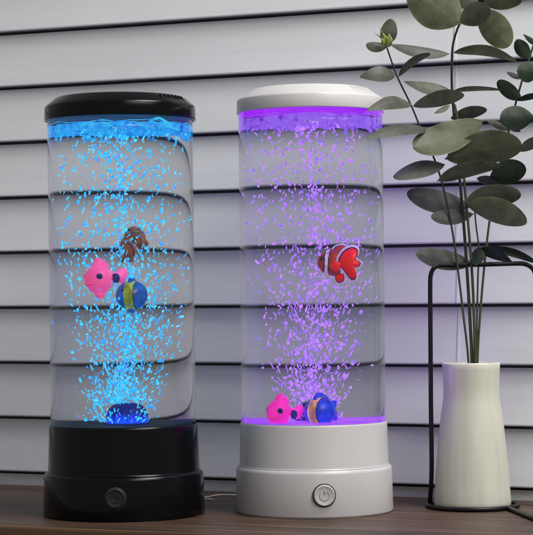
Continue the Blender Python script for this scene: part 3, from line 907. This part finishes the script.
LM = {
 'o': leaf_mat('olive_leaf', (0.075, 0.082, 0.055), (0.115, 0.125, 0.083), (0.155, 0.165, 0.11)),
 'g': leaf_mat('grey_green_leaf', (0.052, 0.058, 0.048), (0.08, 0.088, 0.072), (0.115, 0.12, 0.10)),
 'd': leaf_mat('dark_green_leaf', (0.010, 0.018, 0.012), (0.019, 0.032, 0.021), (0.034, 0.05, 0.034), 0.42),
 'b': leaf_mat('blue_grey_leaf', (0.055, 0.06, 0.062), (0.085, 0.09, 0.092), (0.12, 0.125, 0.125)),
}
m_stem = principled('green_brown_stem', (0.036, 0.045, 0.02), 0.5, 0.3, noise=((150, 150, 30), (0.062, 0.078, 0.036), 0.35, 0.65))
m_stemd = principled('dark_stem', (0.010, 0.011, 0.008), 0.5, 0.3, noise=((150, 150, 30), (0.022, 0.025, 0.014), 0.35, 0.65))
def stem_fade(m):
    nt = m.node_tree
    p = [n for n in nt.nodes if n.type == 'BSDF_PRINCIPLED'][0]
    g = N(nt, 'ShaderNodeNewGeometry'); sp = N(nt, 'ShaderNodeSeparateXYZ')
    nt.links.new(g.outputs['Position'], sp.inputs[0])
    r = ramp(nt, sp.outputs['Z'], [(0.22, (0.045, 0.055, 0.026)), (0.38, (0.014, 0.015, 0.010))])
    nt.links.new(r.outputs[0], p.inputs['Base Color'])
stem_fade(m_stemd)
m_bud = principled('yellow_green_shoot', (0.20, 0.25, 0.035), 0.5, noise=((200, 200, 200), (0.13, 0.17, 0.04), 0.4, 0.6))
PY = 0.010                                            # depth of the bunch

def leaf(root, base, tip, w, tone, y0=0.0, dyt=-0.012, tw=0.0, droop=0.06, fat=0.55, wave=0.05):
    """one leaf from its stalk end to its tip; w = blade width in px of the face-on blade, tw = roll about its length (deg)"""
    b_ = at(base[0], base[1], PY + y0)
    t_ = at(tip[0], tip[1], PY + y0 + dyt)
    d = t_ - b_
    Ln = d.length
    d.normalize()
    view = (b_ - CAM).normalized()
    s = d.cross(view).normalized()
    s = Matrix.Rotation(math.radians(tw), 3, d) @ s
    n = s.cross(d).normalized()
    W = w * VK / 2
    bm = bmesh.new()
    uvl = bm.loops.layers.uv.new('UVMap')
    NU, NV = 22, 8
    rows = []
    ph = random.uniform(0, 6)
    for i in range(NU + 1):
        t = 0.5 - 0.5 * math.cos(PI * i / NU)
        # ovate outline: short stalk, broad middle, rounded tip
        tt = max(0.0, (t - 0.03) / 0.97)
        pk = tt ** (0.55 + fat * 0.62)
        wd_ = math.sin(PI * pk) ** ((0.72 if fat < 0.8 else 0.5) if pk < 0.5 else (0.47 if fat > 0.5 else 0.78)) if 0 < tt < 1 else 0.0
        wd_ = max(wd_, 0.035 if t < 0.2 else 0.012)
        c = b_ + d * (Ln * t) + n * (Ln * droop * math.sin(PI * t)) 
        row = []
        for j in range(NV + 1):
            u = j / NV * 2 - 1
            cup = 0.16 * (abs(u) ** 1.5) * W * wd_ + wave * W * math.sin(7 * t + ph + 1.5 * u) * abs(u)
            row.append((bm.verts.new(c + s * (u * W * wd_) + n * cup), t, (u + 1) / 2))
        rows.append(row)
    for a, b2 in zip(rows[:-1], rows[1:]):
        for j in range(NV):
            q = (a[j], a[j + 1], b2[j + 1], b2[j])
            f = bm.faces.new([x[0] for x in q])
            for lp, x in zip(f.loops, q): lp[uvl].uv = (x[1], x[2])
    me_loc = root.location
    bmesh.ops.translate(bm, verts=bm.verts, vec=-me_loc)
    return link('leaf', bm, LM[tone], root)

def branch(label, stem_pts, r0, r1, m, y=0.0, yb=0.0):
    root = thing('eucalyptus_branch', label, 'branch', VL + Vector((0, 0, 0.02)), 'eucalyptus branches in the vase')
    bm = bmesh.new()
    pts = []
    nn_ = len(stem_pts)
    for i, q in enumerate(stem_pts):
        px, py = q[:2]
        t = i / (nn_ - 1)
        pts.append(at(px, py, VY * t + (PY + y) * (1 - t) + (q[2] if len(q) > 2 else 0)) - root.location)
    pp = smooth_path(pts, 6)
    nq = len(pp)
    tube(bm, pp, [VK * 0.82 * (r0 + (r1 - r0) * i / (nq - 1)) for i in range(nq)], 8)
    link('stem', bm, m, root)
    return root

FOOT = lambda dx: (470.0 + dx, 420)
# left branch, reaching over the white lamp
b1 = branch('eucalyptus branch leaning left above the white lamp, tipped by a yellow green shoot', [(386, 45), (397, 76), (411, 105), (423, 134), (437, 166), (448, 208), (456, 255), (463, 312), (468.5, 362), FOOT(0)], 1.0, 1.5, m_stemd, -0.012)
leaf(b1, (386, 46), (391.5, 19), 17, 'g', -0.012, -0.004, 10, -0.05)
leaf(b1, (388, 46), (366, 45.5), 11, 'g', -0.012, -0.012, 20, 0.12)
leaf(b1, (396, 75), (359.5, 77), 17, 'g', -0.012, -0.015, 25, -0.14, 0.5)
leaf(b1, (398, 77), (430.5, 53.5), 12, 'g', -0.012, -0.02, 48, 0.10)
leaf(b1, (412, 104), (366, 111), 17, 'g', -0.016, -0.062, 38, -0.10, 0.45)
leaf(b1, (412, 107), (464, 94.5), 18, 'o', -0.014, -0.02, 30, 0.04, 0.9)
leaf(b1, (428, 129), (366, 138.5), 18, 'g', -0.016, -0.062, 45, -0.07, 0.4)
leaf(b1, (446, 164), (393.5, 178), 20, 'g', -0.012, -0.018, 34, -0.07, 0.56)
leaf(b1, (437, 181), (503, 165), 21, 'o', -0.014, -0.018, 42, 0.06, 0.4)
bm = bmesh.new()
for (x0, y0), (x1, y1), w_ in (((384, 41), (374, 32.5), 0.7), ((384, 40), (379.5, 27), 0.9), ((385, 46), (383, 33), 3.0), ((388, 46), (389, 34), 3.4), ((384, 46), (381.5, 38), 2.6), ((389, 46), (386, 36), 3.4)):
    a_, c_ = at(x0, y0, PY - 0.016), at(x1, y1, PY - 0.024)
    mid = a_.lerp(c_, 0.5) + Vector((0.0008, -0.001, 0))
    tube(bm, smooth_path([a_, mid, c_], 4), [VK * w_ * f_ for f_ in (0.5, 0.8, 1, 1.1, 1, 0.8, 0.6, 0.4, 0.12)], 6)
bmesh.ops.translate(bm, verts=bm.verts, vec=-b1.location)
link('shoot_tip', bm, m_bud, b1)

# tall middle branch
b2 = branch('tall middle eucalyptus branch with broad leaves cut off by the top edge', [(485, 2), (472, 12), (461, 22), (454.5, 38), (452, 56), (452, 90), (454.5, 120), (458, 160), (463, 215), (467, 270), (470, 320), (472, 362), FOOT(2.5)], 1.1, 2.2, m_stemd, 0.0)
leaf(b2, (462, 24), (409, -14), 46, 'o', -0.008, 0.0, 8, 0.05, 0.6)
leaf(b2, (459, 23), (490, 8), 24, 'o', -0.016, -0.012, 12, 0.05, 0.7)
leaf(b2, (476, 8), (509.5, 46), 30, 'o', -0.008, -0.014, 10, 0.05, 0.75)
leaf(b2, (482, 3), (522, 0), 20, 'o', -0.004, -0.01, 20, 0.05, 0.6)
leaf(b2, (478, 4), (447, -18), 30, 'g', 0.004, 0.0, 20, 0.05, 0.6)
leaf(b2, (450, 54), (390, 44.5), 15, 'g', -0.002, -0.018, 38, 0.06, 0.45)
leaf(b2, (452, 53), (518, 62), 18, 'o', -0.002, -0.020, 52, 0.11, 0.4)
leaf(b2, (451, 90), (403.5, 81.5), 15, 'g', -0.002, -0.016, 38, 0.05, 0.4)
leaf(b2, (453, 91), (502, 90), 11, 'o', -0.002, -0.014, 60, 0.03, 0.4)
leaf(b2, (450, 105), (434, 113.5), 6, 'o', -0.002, -0.012, 30, 0.05, 0.4)
leaf(b2, (450, 119), (487, 109.5), 14, 'g', -0.004, -0.010, 30, 0.04, 0.8)

# foremost branch with the broadest pale leaves
b3 = branch('foremost eucalyptus branch bearing the broad pale olive leaves in the middle of the bunch', [(455, 104), (459, 128), (462, 150), (465, 190), (470, 245), (473.5, 300), (475, 362), FOOT(5)], 1.3, 1.9, m_stem, -0.014)
leaf(b3, (484, 121), (413, 147), 34, 'o', -0.020, -0.016, 22, 0.06, 0.85)
leaf(b3, (445, 159), (522, 145), 37, 'o', -0.018, -0.016, 25, 0.09, 0.9)
leaf(b3, (463, 203), (521, 194), 25, 'g', -0.012, -0.012, 18, 0.08, 0.6)
leaf(b3, (464, 203), (527, 222), 27, 'o', -0.018, -0.022, 24, 0.06, 0.65)

# short low branch just above the wire hoop
b4 = branch('short low eucalyptus branch with blue grey leaves just above the wire hoop', [(474, 200), (476, 225), (479, 250), (478, 275), (477, 320), (476.5, 362), FOOT(6)], 0.9, 1.3, m_stemd, 0.002)
leaf(b4, (472, 207), (407, 193), 25, 'b', 0.004, -0.010, 18, 0.06, 0.62)
leaf(b4, (474, 214), (431, 217), 17, 'b', 0.002, -0.012, 20, 0.06, 0.62)
leaf(b4, (474, 264), (415.5, 253), 21, 'b', 0.004, -0.012, 14, 0.06, 0.6)
leaf(b4, (478, 250), (512, 262), 15, 'd', 0.0, -0.018, 40, 0.06, 0.5)
leaf(b4, (475, 249), (541, 265), 15, 'd', 0.004, -0.012, 55, 0.08, 0.5)
leaf(b4, (478, 247), (476, 266), 15, 'd', -0.004, -0.010, 20, 0.06, 0.5)
leaf(b4, (476, 178), (504, 187), 11, 'b', 0.010, -0.006, 25, 0.05, 0.5)

# right branch with small dark round leaves
b5 = branch('right hand eucalyptus branch with small dark round leaves', [(541, 22), (529, 59), (522, 81), (515.5, 104), (508, 134), (500, 165), (492, 205), (486, 250), (480.5, 310), (477.5, 362), FOOT(7)], 1.2, 1.5, m_stem, 0.006)
leaf(b5, (531, 58), (515.5, 40.5), 15, 'd', 0.0, -0.010, 15, 0.05, 0.6)
leaf(b5, (540, 71), (517, 72), 21, 'd', -0.006, -0.008, 8, 0.05, 0.7)
leaf(b5, (522, 78.5), (506.5, 72), 6, 'b', 0.004, -0.006, 25, 0.04, 0.5)
leaf(b5, (522, 100), (497.5, 81), 15, 'd', 0.0, -0.012, 12, 0.06, 0.55)
leaf(b5, (517, 101), (542, 95), 8, 'd', 0.0, -0.012, 35, 0.06, 0.5)
leaf(b5, (535, 116.5), (500, 118.5), 25, 'd', -0.008, -0.010, 8, 0.05, 0.7)
leaf(b5, (511, 130), (486, 119.5), 8, 'b', 0.008, -0.006, 25, 0.04, 0.5)
leaf(b5, (508, 128), (521, 131.5), 5, 'b', 0.008, -0.006, 25, 0.04, 0.5)
leaf(b5, (540, 46), (523, 34), 6, 'd', 0.0, -0.010, 30, 0.05, 0.5)
leaf(b5, (518, 152), (547, 137), 13, 'b', 0.004, -0.012, 30, 0.05, 0.5)
leaf(b5, (489, 177), (526, 168), 25, 'd', -0.002, -0.008, 8, 0.05, 0.7)

# ------------------------------------------------------------------ lights
def area(name, loc, target, sx, sy, power, color):
    l = bpy.data.lights.new(name, 'AREA')
    l.shape = 'RECTANGLE'; l.size = sx; l.size_y = sy
    l.energy = power; l.color = color
    o = bpy.data.objects.new(name, l)
    COL.objects.link(o)
    o.location = loc
    o.rotation_euler = (Vector(target) - Vector(loc)).to_track_quat('-Z', 'Y').to_euler()
    return o
def soften(o, power=1.0):
    """let the panel fade towards its rim like a curtained window"""
    l = o.data
    l.use_nodes = True
    nt = l.node_tree
    em = nt.nodes['Emission']
    g = nt.nodes.new('ShaderNodeNewGeometry')
    sp = nt.nodes.new('ShaderNodeSeparateXYZ')
    nt.links.new(g.outputs['Parametric'], sp.inputs[0])
    prev = None
    for ax in ('X', 'Y'):
        a = nt.nodes.new('ShaderNodeMath'); a.operation = 'MULTIPLY'; a.inputs[1].default_value = PI
        nt.links.new(sp.outputs[ax], a.inputs[0])
        b_ = nt.nodes.new('ShaderNodeMath'); b_.operation = 'SINE'
        nt.links.new(a.outputs[0], b_.inputs[0])
        c = nt.nodes.new('ShaderNodeMath'); c.operation = 'POWER'; c.inputs[1].default_value = 1.6
        nt.links.new(b_.outputs[0], c.inputs[0])
        if prev:
            d = nt.nodes.new('ShaderNodeMath'); d.operation = 'MULTIPLY'
            nt.links.new(prev.outputs[0], d.inputs[0]); nt.links.new(c.outputs[0], d.inputs[1])
            c = d
        prev = c
    nt.links.new(prev.outputs[0], em.inputs['Strength'])
soften(area('ceiling_light', (0.75, -0.45, 1.75), (0.3, 0.1, 0.3), 1.2, 0.9, 110.0, (0.98, 0.99, 1.0)))
soften(area('window_light', (1.5, -2.0, 2.15), (0.2, 0.0, 0.2), 3.0, 1.8, 190.0, (1.0, 0.97, 0.92)))

def point(name, loc, power, color, rad=0.012):
    l = bpy.data.lights.new(name, 'POINT')
    l.energy = power; l.color = color; l.shadow_soft_size = rad
    o = bpy.data.objects.new(name, l)
    COL.objects.link(o); o.location = loc
    return o
for L, c, nm, e in ((LL, (0.02, 0.35, 1.0), 'blue_led', 0.10), (LR, (0.38, 0.08, 1.0), 'violet_led_and_spill', 0.14)):
    point(nm, L['loc'] + Vector((0, -0.05, L['ztop'] + 0.012)), e, c, 0.0)
    point(nm, L['loc'] + Vector((0, -0.03, L['zlid'] - 0.02)), e * 1.5, c, 0.0)
# added points outside the tube imitate the white lamp's glow on the wall
for dx, dy, dz in ((0.082, 0.0, 0.13), (0.085, -0.035, 0.19), (0.083, 0.02, 0.26), (0.09, -0.06, 0.31), (0.084, -0.01, 0.37)):
    point('violet_led_and_spill', LR['loc'] + Vector((dx, dy, dz)), 0.024, (0.45, 0.28, 1.0), 0.0)

w = bpy.data.worlds.new('World')
S.world = w
w.use_nodes = True
bg = w.node_tree.nodes['Background']
bg.inputs[0].default_value = (0.73, 0.74, 0.76, 1)
bg.inputs[1].default_value = 0.40

S.view_settings.view_transform = 'Standard'
S.view_settings.look = 'None'
S.view_settings.exposure = 0
S.render.engine = 'CYCLES'
S.cycles.use_denoising = True
S.cycles.max_bounces = 16
S.cycles.transmission_bounces = 14
S.cycles.transparent_max_bounces = 24
S.cycles.sample_clamp_indirect = 4.0
